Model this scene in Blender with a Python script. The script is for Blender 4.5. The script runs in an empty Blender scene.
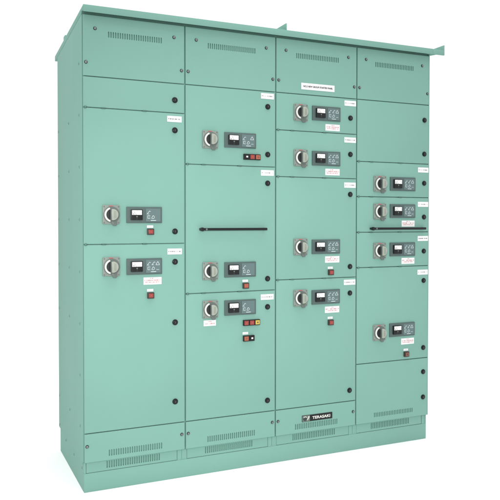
import bpy, bmesh, math, random
from mathutils import Matrix, Vector

scene = bpy.context.scene
COL = scene.collection
R = math.radians

# ------------------------------------------------------------------ materials
def s2l(r, g, b):
    f = lambda c: (c / 255 / 12.92) if c / 255 <= 0.04045 else ((c / 255 + 0.055) / 1.055) ** 2.4
    return (f(r), f(g), f(b), 1.0)

def mat(name, col, rough=0.45, metal=0.0, spec=0.5, coat=0.0, bump=0.0, bscale=400.0, vary=0.0, vscale=3.0):
    m = bpy.data.materials.new(name); m.use_nodes = True
    nt = m.node_tree; b = nt.nodes['Principled BSDF']
    b.inputs['Base Color'].default_value = col
    b.inputs['Roughness'].default_value = rough
    b.inputs['Metallic'].default_value = metal
    b.inputs['Specular IOR Level'].default_value = spec
    b.inputs['Coat Weight'].default_value = coat
    tc = nt.nodes.new('ShaderNodeTexCoord')
    if vary:
        n = nt.nodes.new('ShaderNodeTexNoise'); n.inputs['Scale'].default_value = vscale
        n.inputs['Detail'].default_value = 6; n.inputs['Roughness'].default_value = 0.6
        nt.links.new(tc.outputs['Object'], n.inputs['Vector'])
        mr = nt.nodes.new('ShaderNodeMapRange')
        mr.inputs['From Min'].default_value = 0.3; mr.inputs['From Max'].default_value = 0.7
        mr.inputs['To Min'].default_value = 1 - vary; mr.inputs['To Max'].default_value = 1 + vary
        nt.links.new(n.outputs['Fac'], mr.inputs['Value'])
        mx = nt.nodes.new('ShaderNodeVectorMath'); mx.operation = 'SCALE'
        mx.inputs[0].default_value = col[:3]
        nt.links.new(mr.outputs['Result'], mx.inputs['Scale'])
        nt.links.new(mx.outputs['Vector'], b.inputs['Base Color'])
        mr2 = nt.nodes.new('ShaderNodeMapRange')
        mr2.inputs['From Min'].default_value = 0.3; mr2.inputs['From Max'].default_value = 0.7
        mr2.inputs['To Min'].default_value = rough - 0.05; mr2.inputs['To Max'].default_value = rough + 0.06
        nt.links.new(n.outputs['Fac'], mr2.inputs['Value'])
        nt.links.new(mr2.outputs['Result'], b.inputs['Roughness'])
    if bump:
        n2 = nt.nodes.new('ShaderNodeTexNoise'); n2.inputs['Scale'].default_value = bscale
        n2.inputs['Detail'].default_value = 3
        nt.links.new(tc.outputs['Object'], n2.inputs['Vector'])
        bp = nt.nodes.new('ShaderNodeBump'); bp.inputs['Strength'].default_value = bump
        bp.inputs['Distance'].default_value = 0.001
        nt.links.new(n2.outputs['Fac'], bp.inputs['Height'])
        nt.links.new(bp.outputs['Normal'], b.inputs['Normal'])
    return m

PAINT_COL = (0.177, 0.337, 0.285, 1)
PAINT = mat('mint_paint', PAINT_COL, 0.50, spec=0.025, bump=0.10, bscale=260, vary=0.022, vscale=2.2)
GASKET = mat('door_seal_rubber', (0.04, 0.10, 0.082, 1), 0.7)
LIP_SHADE = mat('lip_shade', (0.085, 0.18, 0.148, 1), 0.7)  # dark green with the shade under the roof lip painted in
BLACK = mat('black_plastic', (0.006, 0.007, 0.0075, 1), 0.32, spec=0.3, bump=0.05, vary=0.03)
CAVITY = mat('dark_recess', (0.022, 0.028, 0.027, 1), 0.6)
PLATE = mat('switch_plate_grey', s2l(118, 128, 121), 0.45, bump=0.08, vary=0.05, vscale=30)
DIAL = mat('dial_grey', s2l(88, 98, 93), 0.45, vary=0.05, vscale=30)
GRIP = mat('grip_grey', s2l(142, 148, 137), 0.4, bump=0.05, vary=0.04, vscale=30)
WHITE = mat('white_plastic', (0.62, 0.62, 0.59, 1), 0.4, vary=0.02, vscale=20)
PAPER = mat('label_white', (0.68, 0.69, 0.69, 1), 0.5, vary=0.02, vscale=20)
RED_INK = mat('red_ink', (0.42, 0.10, 0.11, 1), 0.5)
DARK_INK = mat('dark_ink', (0.06, 0.04, 0.05, 1), 0.5)
BEZEL = mat('panel_grey', s2l(66, 84, 82), 0.5, bump=0.06, vary=0.03, vscale=20)
PAD = mat('pad_blue_grey', s2l(82, 102, 103), 0.4, vary=0.02, vscale=20)
LINE = mat('white_line', (0.50, 0.56, 0.57, 1), 0.5)
FACE = mat('meter_face', (0.66, 0.67, 0.66, 1), 0.25, coat=0.4)
CHROME = mat('screw_steel', (0.30, 0.32, 0.31, 1), 0.35, metal=1.0)
LAMPBODY = mat('lamp_housing', (0.030, 0.018, 0.014, 1), 0.4)
RED = mat('red_lens', (0.24, 0.026, 0.020, 1), 0.3, coat=0.3)
ORANGE = mat('orange_lens', (0.29, 0.070, 0.034, 1), 0.3, coat=0.3)
DKRED = mat('brown_red_lens', (0.15, 0.05, 0.032, 1), 0.35, coat=0.3)
PINK = mat('red_lens_light', (0.31, 0.060, 0.050, 1), 0.3)
YELLOW = mat('yellow_lens', (0.46, 0.34, 0.04, 1), 0.3, coat=0.3)
GREYMARK = mat('mark_grey', (0.45, 0.47, 0.42, 1), 0.4)
FLOORM = mat('white_floor', (0.955, 0.955, 0.955, 1), 0.8, spec=0.1, bump=0.02, bscale=80)

# ------------------------------------------------------------------ mesh kit
class MB:
    def __init__(s): s.bm = bmesh.new(); s.mats = []
    def mi(s, m):
        if m not in s.mats: s.mats.append(m)
        return s.mats.index(m)
    def put(s, bm, m):
        k = s.mi(m)
        for f in bm.faces: f.material_index = k
        me = bpy.data.meshes.new('t'); bm.to_mesh(me); bm.free()
        s.bm.from_mesh(me); bpy.data.meshes.remove(me)
    def put_mesh(s, me, m, M):
        me.transform(M)
        bm = bmesh.new(); bm.from_mesh(me); s.put(bm, m)
    def box(s, x0, x1, y0, y1, z0, z1, m, bev=0.0, seg=2):
        bm = bmesh.new(); bmesh.ops.create_cube(bm, size=1)
        for v in bm.verts:
            v.co = Vector((x0 + (v.co.x + .5) * (x1 - x0), y0 + (v.co.y + .5) * (y1 - y0), z0 + (v.co.z + .5) * (z1 - z0)))
        if bev: bmesh.ops.bevel(bm, geom=bm.edges[:], offset=bev, segments=seg, profile=0.5, affect='EDGES')
        s.put(bm, m)
    def prism(s, pts, a0, a1, m, bev=0.0, axis='y', seg=2):
        """polygon in the plane across AXIS, run from a0 to a1 along it"""
        bm = bmesh.new()
        P = (lambda p, a: (p[0], a, p[1])) if axis == 'y' else (lambda p, a: (a, p[0], p[1]))
        lo = [bm.verts.new(P(p, a0)) for p in pts]; hi = [bm.verts.new(P(p, a1)) for p in pts]
        bm.faces.new(lo); bm.faces.new(hi)
        n = len(pts)
        for i in range(n): bm.faces.new((lo[i], lo[(i + 1) % n], hi[(i + 1) % n], hi[i]))
        bmesh.ops.recalc_face_normals(bm, faces=bm.faces[:])
        if bev:
            ed = [e for e in bm.edges if len(e.link_faces) == 2 and e.calc_face_angle(0) > R(40)]
            bmesh.ops.bevel(bm, geom=ed, offset=bev, segments=seg, profile=0.5, affect='EDGES')
        s.put(bm, m)
    def disc(s, x, z, r, y0, y1, m, bev=0.0, n=28, axis='y'):
        s.prism([(x + r * math.cos(2 * math.pi * i / n), z + r * math.sin(2 * math.pi * i / n)) for i in range(n)], y0, y1, m, bev, axis)
    def arc(s, x, z, r0, r1, a0, a1, y0, y1, m, bev=0.0, n=18):
        t = [R(a0 + (a1 - a0) * i / n) for i in range(n + 1)]
        pts = [(x + r1 * math.cos(a), z + r1 * math.sin(a)) for a in t] + [(x + r0 * math.cos(a), z + r0 * math.sin(a)) for a in reversed(t)]
        s.prism(pts, y0, y1, m, bev)
    def seg(s, u0, w0, u1, w1, th, y0, y1, m):
        d = Vector((u1 - u0, w1 - w0)); d.normalize(); p = Vector((-d.y, d.x)) * th / 2
        s.prism([(u0 + p.x, w0 + p.y), (u1 + p.x, w1 + p.y), (u1 - p.x, w1 - p.y), (u0 - p.x, w0 - p.y)], y0, y1, m)
    def rrect(s, x0, x1, z0, z1, r, y0, y1, m, bev=0.0, n=5):
        pts = []
        for cx, cz, a in ((x1 - r, z1 - r, 0), (x0 + r, z1 - r, 90), (x0 + r, z0 + r, 180), (x1 - r, z0 + r, 270)):
            for i in range(n + 1):
                t = R(a + 90 * i / n); pts.append((cx + r * math.cos(t), cz + r * math.sin(t)))
        s.prism(pts, y0, y1, m, bev)
    def text(s, body, size, m, x=0, z=0, y=0, wide=1.0, extrude=0.0003, bold=0.0):
        c = bpy.data.curves.new('t', 'FONT'); c.body = body; c.size = size
        c.align_x = 'CENTER'; c.align_y = 'CENTER'; c.extrude = extrude; c.offset = bold
        o = bpy.data.objects.new('t', c); COL.objects.link(o)
        bpy.context.view_layer.update()
        me = bpy.data.meshes.new_from_object(o.evaluated_get(bpy.context.evaluated_depsgraph_get()))
        bpy.data.objects.remove(o); bpy.data.curves.remove(c)
        s.put_mesh(me, m, Matrix.Translation((x, y, z)) @ Matrix.Rotation(R(90), 4, 'X') @ Matrix.Diagonal((wide, 1, 1, 1)))
    def print_(s, x0, x1, z, h, m, rnd, y=-0.0012, pitch=None):
        """a line of print too small to read: short strokes in letter cells"""
        w = pitch or h * 0.85; x = x0; t = h * 0.23
        while x + w * 0.7 <= x1:
            if rnd.random() < 0.92:
                a, b = x, x + w * 0.66
                k = rnd.sample(range(5), rnd.choice((3, 3, 4)))
                if 0 in k: s.box(a, a + t, y - .0002, y, z - h / 2, z + h / 2, m)
                if 1 in k: s.box(b - t, b, y - .0002, y, z - h / 2, z + h / 2, m)
                if 2 in k: s.box(a + t, b - t, y - .0002, y, z + h / 2 - t, z + h / 2, m)
                if 3 in k: s.box(a + t, b - t, y - .0002, y, z - t / 2, z + t / 2, m)
                if 4 in k: s.box(a + t, b - t, y - .0002, y, z - h / 2, z - h / 2 + t, m)
            x += w
    def mesh(s, name):
        me = bpy.data.meshes.new(name); s.bm.to_mesh(me); s.bm.free()
        for m in s.mats: me.materials.append(m)
        for p in me.polygons: p.use_smooth = True
        me.set_sharp_from_angle(angle=R(35))
        return me

WORLD = {}
def obj(name, me, loc=(0, 0, 0), parent=None, label=None):
    o = bpy.data.objects.new(name, me); COL.objects.link(o)
    loc = Vector(loc); WORLD[o] = loc
    if parent: o.parent = parent; loc = loc - WORLD[parent]
    o.location = loc
    if label: o['label'] = label
    return o

def slot_cutter(x0, x1, z0, z1, y0, y1, n=24):
    mb = MB(); p = (x1 - x0) / n; w = p * 0.52
    for i in range(n):
        x = x0 + p * (i + .28)
        mb.rrect(x, x + w, z0, z1, w * 0.45, y0, y1, PAINT, n=2)
    return mb.mesh('cutter')

def cut(me, cutter):
    a = bpy.data.objects.new('a', me); b = bpy.data.objects.new('b', cutter)
    COL.objects.link(a); COL.objects.link(b)
    md = a.modifiers.new('b', 'BOOLEAN'); md.operation = 'DIFFERENCE'; md.object = b; md.solver = 'EXACT'
    bpy.context.view_layer.update()
    out = bpy.data.meshes.new_from_object(a.evaluated_get(bpy.context.evaluated_depsgraph_get()))
    bpy.data.objects.remove(a); bpy.data.objects.remove(b); bpy.data.meshes.remove(cutter)
    for p in out.polygons: p.use_smooth = False
    return out

# ------------------------------------------------------------------ setting
mb = MB(); mb.box(-30, 30, -12, 40, -0.05, 0.0, FLOORM)
floor = obj('floor', mb.mesh('floor')); floor['kind'] = 'structure'

# ------------------------------------------------------------------ the cabinet
W, H, D = 2.0, 2.2522, 0.728
A, DD, E = 1.962, 0.2822, 0.1418            # seams that run through all columns
root = bpy.data.objects.new('control_cabinet', None); COL.objects.link(root)
root.location = (1.0, 0.36, 0); WORLD[root] = Vector(root.location)
root.empty_display_size = 0.2
root['label'] = 'tall mint green control cabinet, four columns of doors with rotary switches, on white floor'
root['category'] = 'control cabinet'

# body: carcass, columns' dividers, side sheets
mb = MB()
HEAD = lambda y: 2.2515 - 0.0779 * y
mb.prism([(0.013, 0.1425), (0.0362, 0.1425), (0.0362, 0.128), (D - 0.003, 0.128), (D - 0.003, HEAD(D - 0.003)), (0.013, HEAD(0.013))], 0.0045, 1.9955, PAINT, 0.002, axis='x')
mb.box(1.9945, 1.9999, 0.0025, 0.0128, 0.1430, 2.2615, PAINT, 0.0012)
obj('body', mb.mesh('body'), (0, 0, 0), root)

def screw_mesh():
    m = MB()
    m.disc(0, 0, 0.0082, -0.0012, 0.0004, BLACK, n=20)
    m.disc(0, 0, 0.0056, -0.0052, -0.0010, CHROME, 0.0012, n=20)
    m.box(-0.0042, 0.0042, -0.0056, -0.0049, -0.0011, 0.0011, BLACK)
    return m.mesh('screw')
SCREW = screw_mesh()

def bolt_mesh():
    m = MB(); m.disc(0, 0, 0.0058, -0.0022, 0.0004, PAINT, 0.0008, n=16, axis='x')
    m.disc(0, 0, 0.0022, -0.0026, -0.0020, CAVITY, n=10, axis='x')
    m.disc(0, 0, 0.0072, -0.0006, 0.0003, DIAL, n=16, axis='x')
    return m.mesh('bolt')
BOLT = bolt_mesh()

SHEET = [(0.0150, 0.1425), (0.0362, 0.1425), (0.0362, 0.128), (D, 0.128), (D, HEAD(D)), (0.0150, HEAD(0.0150))]
mb = MB(); mb.prism(SHEET, 0.0, 0.0040, PAINT, 0.0012, axis='x')
side = obj('side_panel', mb.mesh('side_panel'), (0, 0, 0), root)
for y, zz in ((0.088, (2.034, 1.79, 1.543, 1.292, 1.042, 0.793, 0.546, 0.300)),
              (0.374, (1.785, 1.539, 1.292, 1.046, 0.794, 0.310)),
              (0.705, (1.778, 1.533, 1.292, 1.044, 0.799, 0.309, 0.145))):
    for z in zz: obj('bolt', BOLT, (0.0, y, z), side)
mb = MB(); mb.prism(SHEET, 1.9960, W, PAINT, 0.0012, axis='x')
obj('side_panel', mb.mesh('side_panel'), (0, 0, 0), root)

# base plinth with its recessed kick panels
mb = MB()
mb.box(0.003, 1.994, 0.036, 0.700, 0.0, 0.1275, PAINT)
mb.box(0.003, 1.994, 0.012, 0.0358, 0.0, 0.0900, PAINT, 0.0015)
posts = [(0.003, 0.0115)] + [(0.5 * k - 0.038, 0.5 * k + 0.0115) for k in (1, 2, 3)] + [(1.9635, 1.994)]
for x0, x1 in posts:
    mb.box(x0, x1, 0.0123, 0.0356, 0.0903, 0.1412, PAINT, 0.0008)
    if x1 - x0 > 0.03:
        mb.box(x0 + 0.0215, x0 + 0.0225, 0.0118, 0.0130, 0.0925, 0.1410, GASKET)
base = obj('base_plinth', mb.mesh('base_plinth'), (0, 0, 0), root)
for y, z in ((0.515, 0.110), (0.276, 0.105), (0.063, 0.104)): obj('bolt', BOLT, (0.003, y, z), base)
for k in range(4):
    x = 0.5 * k
    mb = MB(); mb.box(x + 0.0130, x + 0.4605, 0.0134, 0.0340, 0.0918, 0.1410, PAINT, 0.0008)
    me = cut(mb.mesh('kick_panel'), slot_cutter(x + 0.106, x + 0.374, 0.1035, 0.1375, 0.006, 0.0200))
    obj('kick_panel', me, (0, 0, 0), root)

# sloping roof with a front lip
mb = MB()
mb.prism([(-0.028, 2.2535), (-0.028, 2.2855), (0.815, 2.2180), (0.815, 2.1900), (0.0265, 2.2515), (0.0225, 2.2640), (-0.0235, 2.2640), (-0.0235, 2.2535)], 0.0, 2.0, PAINT, 0.0012, axis='x')
mb.box(0.0010, 1.9940, 0.0112, 0.0126, 2.2440, 2.2632, LIP_SHADE)  # strip added to carry the painted shade behind the lip
obj('roof', mb.mesh('roof'), (0, 0, 0), root)

def bracket(x, pts, foot, strip=None):
    m = MB(); m.prism(pts, x - 0.003, x + 0.003, PAINT, 0.0008, axis='x')
    if foot: m.prism(foot, x - 0.040, x - 0.0032, PAINT, 0.0008, axis='x')
    if strip: m.box(*strip, PAINT, 0.0012)
    obj('lifting_bracket', m.mesh('lifting_bracket'), (0, 0, 0), root)
bracket(1.050, [(-0.022, 2.2862), (-0.022, 2.322), (0.26, 2.316), (0.26, 2.2640)], [(-0.020, 2.2864), (-0.020, 2.2910), (0.26, 2.2690), (0.26, 2.2644)])
bracket(0.050, [(0.752, 2.2222), (0.752, 2.3300), (0.808, 2.3300), (0.808, 2.2178)], None)
bracket(2.083, [(-0.024, 2.2565), (-0.024, 2.3150), (0.22, 2.312), (0.22, 2.292), (0.03, 2.2740)], None, (2.0003, 2.0798, -0.0275, -0.0225, 2.2545, 2.2850))

# ---------------------------------------------------------------- devices
def latch_mesh():
    m = MB()
    m.disc(0, 0, 0.0145, -0.0035, 0.0003, BLACK, 0.001, n=32)
    m.disc(0, 0, 0.0112, -0.0085, -0.0030, BLACK, 0.002, n=32)
    m.box(-0.0008, 0.0008, -0.0088, -0.0082, -0.0045, 0.0045, DIAL)
    return m.mesh('latch')
LATCH = latch_mesh()

def handle_plate_mesh():
    m = MB()
    m.rrect(-0.041, 0.041, -0.045, 0.045, 0.005, -0.009, 0.0003, PLATE, 0.002)
    m.rrect(-0.012, 0.008, 0.0395, 0.0432, 0.001, -0.0102, -0.0088, RED_INK)
    for sx in (-1, 1):
        for sz in (-1, 1): m.disc(sx * 0.0345, sz * 0.0385, 0.0032, -0.0105, -0.0088, DIAL, 0.0006, n=12)
    m.prism([(0.002, -0.0453), (0.002, -0.030), (0.026, -0.030), (0.026, -0.0453), (0.021, -0.053), (0.007, -0.053)], -0.0155, -0.0092, DIAL, 0.0012)
    return m.mesh('handle_plate')
HPLATE = handle_plate_mesh()

def handle_mesh():
    m = MB()
    m.disc(0.001, 0, 0.0385, -0.0150, -0.0091, DIAL, 0.0015, n=44)
    m.disc(0.001, 0, 0.0265, -0.0158, -0.0148, CAVITY, n=36)
    m.arc(0.001, 0, 0.0268, 0.0352, 108, 256, -0.0205, -0.0147, WHITE, 0.0014)
    def dee(r, cut):                                          # half-round grip with a straight left cheek
        a = math.acos(cut / r); n = 22
        return [(r * math.cos(-a + 2 * a * i / n), 1.02 * r * math.sin(-a + 2 * a * i / n)) for i in range(n + 1)]
    m.prism(dee(0.0265, -0.0085), -0.0385, -0.0155, DIAL, 0.0012)
    m.rrect(-0.0110, -0.0040, -0.0235, 0.0235, 0.002, -0.0370, -0.0155, CAVITY, 0.0008)  # dark colour paints the shade on the grip's left cheek
    m.prism(dee(0.0262, -0.0050), -0.0430, -0.0383, GRIP, 0.0016)
    for u in (0.0070, 0.0125): m.box(u, u + 0.0011, -0.0434, -0.0428, -0.0170, 0.0170, DIAL)
    return m.mesh('rotary_handle')
HANDLE = handle_mesh()

def panel_mesh():
    m = MB()
    m.rrect(-0.0875, 0.0875, -0.039, 0.039, 0.002, -0.007, 0.0003, BEZEL, 0.0015)
    return m.mesh('instrument_panel')
PANEL = panel_mesh()

def meter_mesh(tip):
    m = MB()
    m.rrect(-0.0285, 0.0285, -0.025, 0.0255, 0.002, -0.0180, -0.0071, BLACK, 0.0015)
    m.rrect(-0.0240, 0.0240, 0.0000, 0.0222, 0.001, -0.0190, -0.0178, FACE)
    for i in range(11):                                       # scale and pointer on the dial
        a = R(140 - 10 * i); k = 0.0060 if i % 5 == 0 else 0.0038
        c, s = math.cos(a), math.sin(a)
        m.seg(0.025 * c, -0.0085 + 0.025 * s, (0.025 + k) * c * 0.985, -0.0085 + (0.025 + k * 0.8) * s, 0.0008, -0.0193, -0.0189, DARK_INK)
    m.seg(tip * 0.16, 0.0005, tip, 0.0170 - abs(tip) * 0.16, 0.0009, -0.0194, -0.0189, BLACK)
    m.box(-0.0205, -0.0125, -0.0193, -0.0189, 0.0030, 0.0055, DARK_INK)
    m.disc(0, -0.0085, 0.0038, -0.0195, -0.0178, DIAL, 0.0006, n=14)
    m.box(-0.0003, 0.0003, -0.0182, -0.0178, -0.0235, -0.0135, DIAL)
    return m.mesh('ammeter')
METERS = [meter_mesh(t) for t in (-0.0140, -0.0125, -0.0150, -0.0105)]

def pad_mesh(kind):
    m = MB(); y0, y1 = -0.0094, -0.0086
    m.rrect(-0.0365, 0.0365, -0.0315, 0.0315, 0.001, -0.0088, -0.0069, PAD)
    S = lambda a, b, c, d, t=0.0019: m.seg(a, b, c, d, t, y0, y1, LINE)
    def tri(x, z, k=1.0):
        S(x - .009 * k, z - .006, x, z + .009 * k); S(x + .001, z + .009 * k, x + .009 * k, z - .006)
        S(x - .009 * k, z - .0072, x + .009 * k, z - .0072)
    def hook(x, z):
        S(x - .008, z - .007, x + .004, z + .007); S(x + .003, z + .0075, x + .009, z + .0035); S(x - .009, z - .0075, x + .002, z - .0075, .0018)
    def brk(x, z):
        S(x - .006, z - .007, x - .006, z + .008); S(x - .0045, z + .007, x + .006, z + .007); S(x - .0045, z - .0065, x + .006, z - .0065); S(x + .001, z + .0005, x + .005, z + .0005)
    def cup(x, z):
        S(x - .008, z - .006, x - .001, z + .0075); S(x, z + .0075, x + .007, z + .001); S(x + .007, z - .001, x + .002, z - .007); S(x - .007, z - .0075, x + .0015, z - .0075)
    if kind == 'full':
        hook(-.022, .0135); hook(.001, .0145); tri(.022, .0135)
    elif kind == 'pair':
        hook(-.022, .0125); tri(.021, .0130); 
    else:
        hook(-.022, .0125)
    brk(-.021, -.010); cup(.000, -.010)
    if kind != 'simple': S(.0155, -.0165, .029, -.0165, .0016)
    m.box(-.012, .014, y0, y1, -.0280, -.0252, LINE)
    return m.mesh('mimic_plate')
PADS = {k: pad_mesh(k) for k in ('full', 'pair', 'simple')}

def name_label_mesh(seed):
    m = MB(); r = random.Random(seed)
    m.rrect(-0.037, 0.037, -0.0145, 0.0145, 0.001, -0.0010, 0.0002, PAPER)
    m.disc(-0.030, 0.0005, 0.0022, -0.0013, -0.0009, DARK_INK, n=10)
    m.print_(-0.0245, 0.033, 0.0, 0.0055, DARK_INK, r, pitch=0.0043)
    return m.mesh('name_label')
def warning_label_mesh(seed):
    m = MB(); r = random.Random(seed)
    m.rrect(-0.045, 0.045, -0.0175, 0.0175, 0.001, -0.0010, 0.0002, PAPER)
    m.print_(-0.012, 0.014, 0.0120, 0.0050, RED_INK, r, pitch=0.0046)
    m.print_(-0.040, 0.042, 0.0030, 0.0060, RED_INK, r, pitch=0.0052)
    m.print_(-0.036, 0.036, -0.0060, 0.0050, RED_INK, r, pitch=0.0045)
    return m.mesh('warning_label')
NLAB = [name_label_mesh(i) for i in range(6)]
WLAB = [warning_label_mesh(20 + i) for i in range(4)]
def small_label(seed, w=0.031, h=0.0125):
    m = MB(); r = random.Random(seed)
    m.rrect(-w / 2, w / 2, -h / 2, h / 2, 0.0008, -0.0010, 0.0002, PAPER)
    m.print_(-w / 2 + .004, w / 2 - .003, 0, 0.0036, GREYMARK, r, pitch=0.0032)
    return m.mesh('lamp_label')
TAG = small_label(3)
def under_label():
    m = MB(); r = random.Random(8)
    m.rrect(-0.033, 0.033, -0.0145, 0.0145, 0.0008, -0.0010, 0.0002, PAPER)
    m.print_(-0.012, 0.012, 0.008, 0.0045, RED_INK, r, pitch=0.004)
    m.print_(-0.028, 0.029, -0.003, 0.0065, RED_INK, r, pitch=0.0054)
    return m.mesh('warning_label')
ULAB = under_label()

def lamp_mesh(lens):
    m = MB()
    m.rrect(-0.0165, 0.0165, -0.0150, 0.0150, 0.002, -0.0120, 0.0003, LAMPBODY, 0.0012)
    m.rrect(-0.0115, 0.0115, -0.0100, 0.0100, 0.002, -0.0160, -0.0119, lens, 0.0015)
    m.box(-0.0030, 0.0035, -0.0163, -0.0158, -0.0035, 0.0030, PINK if lens is not DKRED else LAMPBODY)
    return m.mesh('indicator_lamp')
LAMPS = {k: lamp_mesh(v) for k, v in dict(red=RED, orange=ORANGE, dark=DKRED).items()}

def cell(m, x, lens, mark):
    m.rrect(x - 0.0155, x + 0.0155, -0.0150, 0.0150, 0.0015, -0.0120, 0.0003, BLACK, 0.0012)
    if lens is BLACK:
        m.rrect(x - 0.0110, x + 0.0110, -0.0100, 0.0100, 0.002, -0.0155, -0.0119, BLACK, 0.0012)
        m.box(x - 0.0045, x + 0.0055, -0.0159, -0.0153, -0.0035, 0.0045, WHITE)
    else:
        m.rrect(x - 0.0120, x + 0.0120, -0.0110, 0.0110, 0.002, -0.0160, -0.0119, lens, 0.0015)
        m.box(x - 0.0035, x + 0.0040, -0.0164, -0.0158, -0.0035, 0.0035, mark)
def buttons(cells):
    out = []
    for lens, mark in cells:
        m = MB(); cell(m, 0, lens, mark); out.append(m.mesh('push_button'))
    return out

def rod_mesh(w):
    m = MB(); h = w / 2
    m.rrect(-h, h, -0.0065, 0.0065, 0.003, -0.0260, -0.0150, BLACK, 0.0015)
    for x in (-h + 0.010, h - 0.010): m.box(x - 0.006, x + 0.006, -0.0152, 0.0003, -0.0055, 0.0055, BLACK)
    m.disc(-h + 0.012, 0, 0.0095, -0.0310, -0.0140, BLACK, 0.0015, n=24)
    m.disc(-h + 0.034, 0, 0.0050, -0.0290, -0.0255, DIAL, 0.0010, n=16)
    return m.mesh('bar_handle')

def hinge_mesh():
    m = MB()
    m.rrect(-0.006, 0.006, -0.0048, 0.0048, 0.001, -0.0045, 0.0100, GASKET, 0.0008)
    m.disc(0, 0, 0.0022, -0.0055, -0.0040, PAINT, n=10)
    return m.mesh('hinge')
HINGE = hinge_mesh()
def clip_mesh():
    m = MB(); m.rrect(-0.010, 0.010, -0.0026, 0.0026, 0.001, -0.0030, 0.0120, GASKET, 0.0005)
    return m.mesh('door_clip')
CLIP = clip_mesh()

GX, GZ = 0.0032, 0.0022                       # half gaps beside and between doors
DX = {0: (0.131, 0.292, 0.447), 1: (0.131, 0.296, 0.4525), 2: (0.1455, 0.303, 0.4575), 3: (0.151, 0.3085, 0.4615)}
cnt = [0]
def door(c, z0, z1, name='door', vent=None, label=None, clips=True):
    x0, x1 = 0.5 * c + GX, 0.5 * c + 0.5 - (GX if c < 3 else 0.0068)
    m = MB(); m.box(x0, x1, 0.0, 0.0112, z0 + GZ, z1 - (GZ if z1 < H else 0.0045), PAINT, 0.0022, 3)
    me = m.mesh(name)
    if vent: me = cut(me, slot_cutter(0.5 * c + vent[0], 0.5 * c + vent[1], vent[2], vent[3], -0.01, 0.0065))
    o = obj(name, me, (0, 0, 0), root, label)
    me.transform(Matrix.Translation((-(x0 + x1) / 2, 0, -z0))); o.location = Vector(((x0 + x1) / 2, 0, z0)) - WORLD[root]
    WORLD[o] = Vector(((x0 + x1) / 2, 0, z0))
    if clips:
        for f in (0.225, 0.62): obj('door_clip', CLIP, (0.5 * c + 0.5 * f - 0.015, 0.001, z1), o)
        obj('hinge', HINGE, (0.5 * c + 0.012, 0.0015, z1), o)
    return o
def latches(d, c, zs):
    for z in zs: obj('latch', LATCH, (0.5 * c + DX[c][2], 0, z), d)
def nlabel(d, c, z):
    cnt[0] += 1; obj('name_label', NLAB[cnt[0] % 6], (0.5 * c + DX[c][2] - (0.0068 if c == 3 else 0.0015), 0, z), d)
def switchgear(d, c, zh, zp, pad='full', warn=None, lamp=None, zl=None):
    x = 0.5 * c; hx, px, _ = DX[c]
    obj('handle_plate', HPLATE, (x + hx, 0, zh), d)
    obj('rotary_handle', HANDLE, (x + hx, 0, zh), d)
    obj('instrument_panel', PANEL, (x + px, 0, zp), d)
    cnt[0] += 1; obj('ammeter', METERS[cnt[0] % 4], (x + px - 0.040, 0, zp + 0.0005), d)
    obj('mimic_plate', PADS[pad], (x + px + 0.0425, 0, zp), d)
    if warn: cnt[0] += 1; obj('warning_label', WLAB[cnt[0] % 4], (x + px + 0.041, 0, warn), d)
    if lamp:
        obj('indicator_lamp', LAMPS[lamp], (x + px + 0.030, 0, zl), d)
        obj('lamp_label', TAG, (x + px + 0.029, 0, zl + 0.0245), d)

for c in range(4):                             # vent panel at the head of each column
    d = door(c, A, H, 'vent_panel', (0.117, 0.384, 2.151, 2.179), clips=False)
    for x, z in ((0.059, 2.187), (0.0165, 2.027), (0.4435, 2.187), (0.482, 2.028)):
        obj('screw', SCREW, (0.5 * c + x, 0, z), d)
    if c == 2:
        m = MB(); m.rrect(-0.1025, 0.1025, -0.0175, 0.0175, 0.001, -0.0016, 0.0002, PAPER, 0.0004)
        m.text('NO.2 NEW GROUP STARTER PANEL', 0.0125, DARK_INK, 0, -0.0003, -0.0019, 0.90, bold=0.0004)
        obj('title_plate', m.mesh('title_plate'), (1.2525, 0, 2.0065), d)
    if c < 3:
        d = door(c, E, DD, 'vent_panel', (0.114, 0.382, 0.164, 0.1945), clips=False)
        for x, z in ((0.0155, 0.2215), (0.4815, 0.2210)): obj('screw', SCREW, (0.5 * c + x, 0, z), d)
        if c == 2:
            m = MB(); m.rrect(-0.094, 0.094, -0.0175, 0.0175, 0.0015, -0.0030, 0.0002, BLACK, 0.0008)
            m.rrect(-0.0925, -0.0470, -0.0160, 0.0160, 0.0015, -0.0036, -0.0029, DIAL)
            m.disc(-0.076, 0.000, 0.0125, -0.0042, -0.0035, CAVITY, n=24)
            m.prism([(-0.066, -0.009), (-0.056, 0.012), (-0.049, 0.012), (-0.049, 0.004), (-0.060, -0.009)], -0.0042, -0.0035, GREYMARK)
            m.arc(-0.076, 0.0, 0.0080, 0.0125, 30, 150, -0.0046, -0.0041, GREYMARK)
            m.text('TERASAKI', 0.0205, WHITE, 0.025, -0.0005, -0.0034, 1.24, bold=0.0005)
            obj('nameplate', m.mesh('nameplate'), (1.2525, 0, 0.2180), d)

# first column
d = door(0, 1.817, A, clips=False); latches(d, 0, [1.880])
d = door(0, 1.1745, 1.817); latches(d, 0, [1.732, 1.234]); nlabel(d, 0, 1.787)
switchgear(d, 0, 1.3155, 1.3145, 'simple', lamp='red', zl=1.2335)
d = door(0, DD, 1.1745); latches(d, 0, [1.084, 0.784, 0.390]); nlabel(d, 0, 1.135)
switchgear(d, 0, 1.0685, 1.0655, 'full', warn=0.9935, lamp='red', zl=0.9235)
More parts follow.
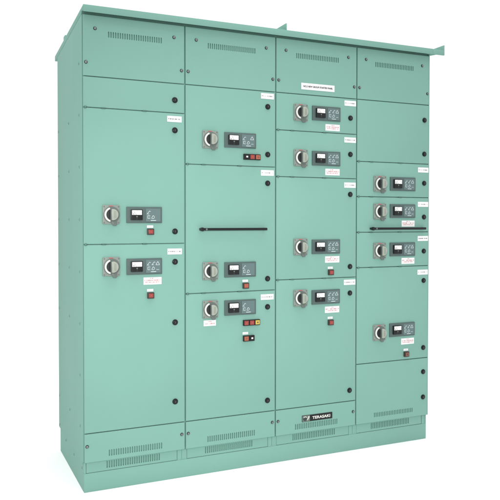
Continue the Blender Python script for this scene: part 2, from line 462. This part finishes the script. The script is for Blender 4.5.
# second column
d = door(1, 1.5685, A, clips=False); latches(d, 1, [1.882, 1.633]); nlabel(d, 1, 1.937)
switchgear(d, 1, 1.6950, 1.6985, 'pair')
for k, me in enumerate(buttons([(BLACK, WHITE), (RED, PINK), (ORANGE, DKRED)])): obj('push_button', me, (0.829 + 0.0313 * k, 0, 1.616), d)
d = door(1, 0.9220, 1.5685); latches(d, 1, [1.483, 0.983]); nlabel(d, 1, 1.537)
obj('bar_handle', rod_mesh(0.370), (0.755, 0, 1.2440), d)
switchgear(d, 1, 1.0330, 1.0360, 'simple', lamp='orange', zl=0.9515)
d = door(1, DD, 0.9220); latches(d, 1, [0.835, 0.341]); nlabel(d, 1, 0.887)
switchgear(d, 1, 0.8390, 0.8410, 'simple')
obj('warning_label', ULAB, (0.630, 0, 0.769), d)
for k, me in enumerate(buttons([(RED, ORANGE), (RED, PINK), (YELLOW, DARK_INK)])): obj('push_button', me, (0.827 + 0.0313 * k, 0, 0.759), d)
for k, me in enumerate(buttons([(ORANGE, DKRED), (BLACK, WHITE)])): obj('push_button', me, (0.827 + 0.0313 * k, 0, 0.678), d)
obj('lamp_label', TAG, (0.826, 0, 0.704), d)
# third column
d = door(2, 1.7660, A, clips=False); latches(d, 2, [1.854]); nlabel(d, 2, 1.935)
switchgear(d, 2, 1.8640, 1.8675, 'full', warn=1.795)
d = door(2, 1.5200, 1.7660); latches(d, 2, [1.654]); nlabel(d, 2, 1.733)
switchgear(d, 2, 1.6230, 1.6245, 'full', warn=1.553)
d = door(2, 0.9735, 1.5200); latches(d, 2, [1.433, 1.033]); nlabel(d, 2, 1.484)
switchgear(d, 2, 1.1465, 1.1460, 'full', warn=1.0755, lamp='red', zl=1.005)
d = door(2, DD, 0.9735, clips=True); latches(d, 2, [0.886, 0.343]); nlabel(d, 2, 0.946)
switchgear(d, 2, 0.8730, 0.8725, 'full', warn=0.8005, lamp='red', zl=0.7305)
# fourth column
d = door(3, 1.6180, A, clips=False); latches(d, 3, [1.873, 1.676])
d = door(3, 1.4220, 1.6180); latches(d, 3, [1.506]); nlabel(d, 3, 1.583)
switchgear(d, 3, 1.4955, 1.4975, 'full')
d = door(3, 1.2225, 1.4220); latches(d, 3, [1.309]); nlabel(d, 3, 1.383)
switchgear(d, 3, 1.3395, 1.3430, 'full', warn=1.271)
obj('bar_handle', rod_mesh(0.377), (1.7715, 0, 1.2430), d)
d = door(3, 1.0245, 1.2225); latches(d, 3, [1.110]); nlabel(d, 3, 1.184)
switchgear(d, 3, 1.1180, 1.1235, 'full', warn=1.056)
d = door(3, 0.4830, 1.0245); latches(d, 3, [0.938, 0.544]); nlabel(d, 3, 0.987)
switchgear(d, 3, 0.6530, 0.6610, 'full', warn=0.590, lamp='dark', zl=0.516)
d = door(3, E, 0.4830, 'door', (0.118, 0.390, 0.172, 0.198), clips=False); latches(d, 3, [0.402, 0.253])

# ------------------------------------------------------------------ light
w = bpy.data.worlds.new('World'); scene.world = w; w.use_nodes = True
bg = w.node_tree.nodes['Background']
bg.inputs['Color'].default_value = (1, 1, 1, 1); bg.inputs['Strength'].default_value = 1.06
def area(name, loc, aim, size, power, col=(1, 1, 1)):
    l = bpy.data.lights.new(name, 'AREA'); l.energy = power; l.size = size; l.color = col
    o = bpy.data.objects.new(name, l); COL.objects.link(o); o.location = loc
    o.rotation_euler = (Vector(aim) - Vector(loc)).to_track_quat('-Z', 'Y').to_euler()
l = bpy.data.lights.new('key_spot', 'SPOT'); l.energy = 400; l.spot_size = R(50); l.spot_blend = 1.0; l.shadow_soft_size = 0.30; l.color = (1, 0.99, 0.97)
o = bpy.data.objects.new('key_spot', l); COL.objects.link(o); o.location = (-1.0, -3.7, 1.75)
o.rotation_euler = (Vector((0.82, 0, 0.82)) - o.location).to_track_quat('-Z', 'Y').to_euler()
area('side_fill', (-2.4, -0.2, 1.25), (0.0, 0.36, 1.15), 0.6, 4)  # added lamp, lifts the brightness of the left side panel
area('overhead_fill', (0.85, -0.3, 5.2), (0.85, -0.3, 0), 4.2, 165)  # added lamp overhead, washes the floor out to white

# ------------------------------------------------------------------ camera
cam = bpy.data.cameras.new('camera'); co = bpy.data.objects.new('camera', cam); COL.objects.link(co)
co.location = (-0.6357, -3.3839, 1.2930)
yaw, pitch, roll = 0.44101, -0.02028, -0.00125
co.rotation_euler = (Matrix.Rotation(-yaw, 3, 'Z') @ Matrix.Rotation(math.pi / 2 + pitch, 3, 'X') @ Matrix.Rotation(-roll, 3, 'Z')).to_euler()
cam.sensor_width = 36; cam.sensor_fit = 'HORIZONTAL'
cam.lens = 713.116 / 500 * 36
cam.shift_x = -19.10 / 500; cam.shift_y = -15.94 / 500
cam.clip_end = 200; cam.clip_start = 0.05
scene.camera = co
scene.view_settings.view_transform = 'Standard'; scene.view_settings.look = 'None'
scene.view_settings.exposure = 0; scene.view_settings.gamma = 1
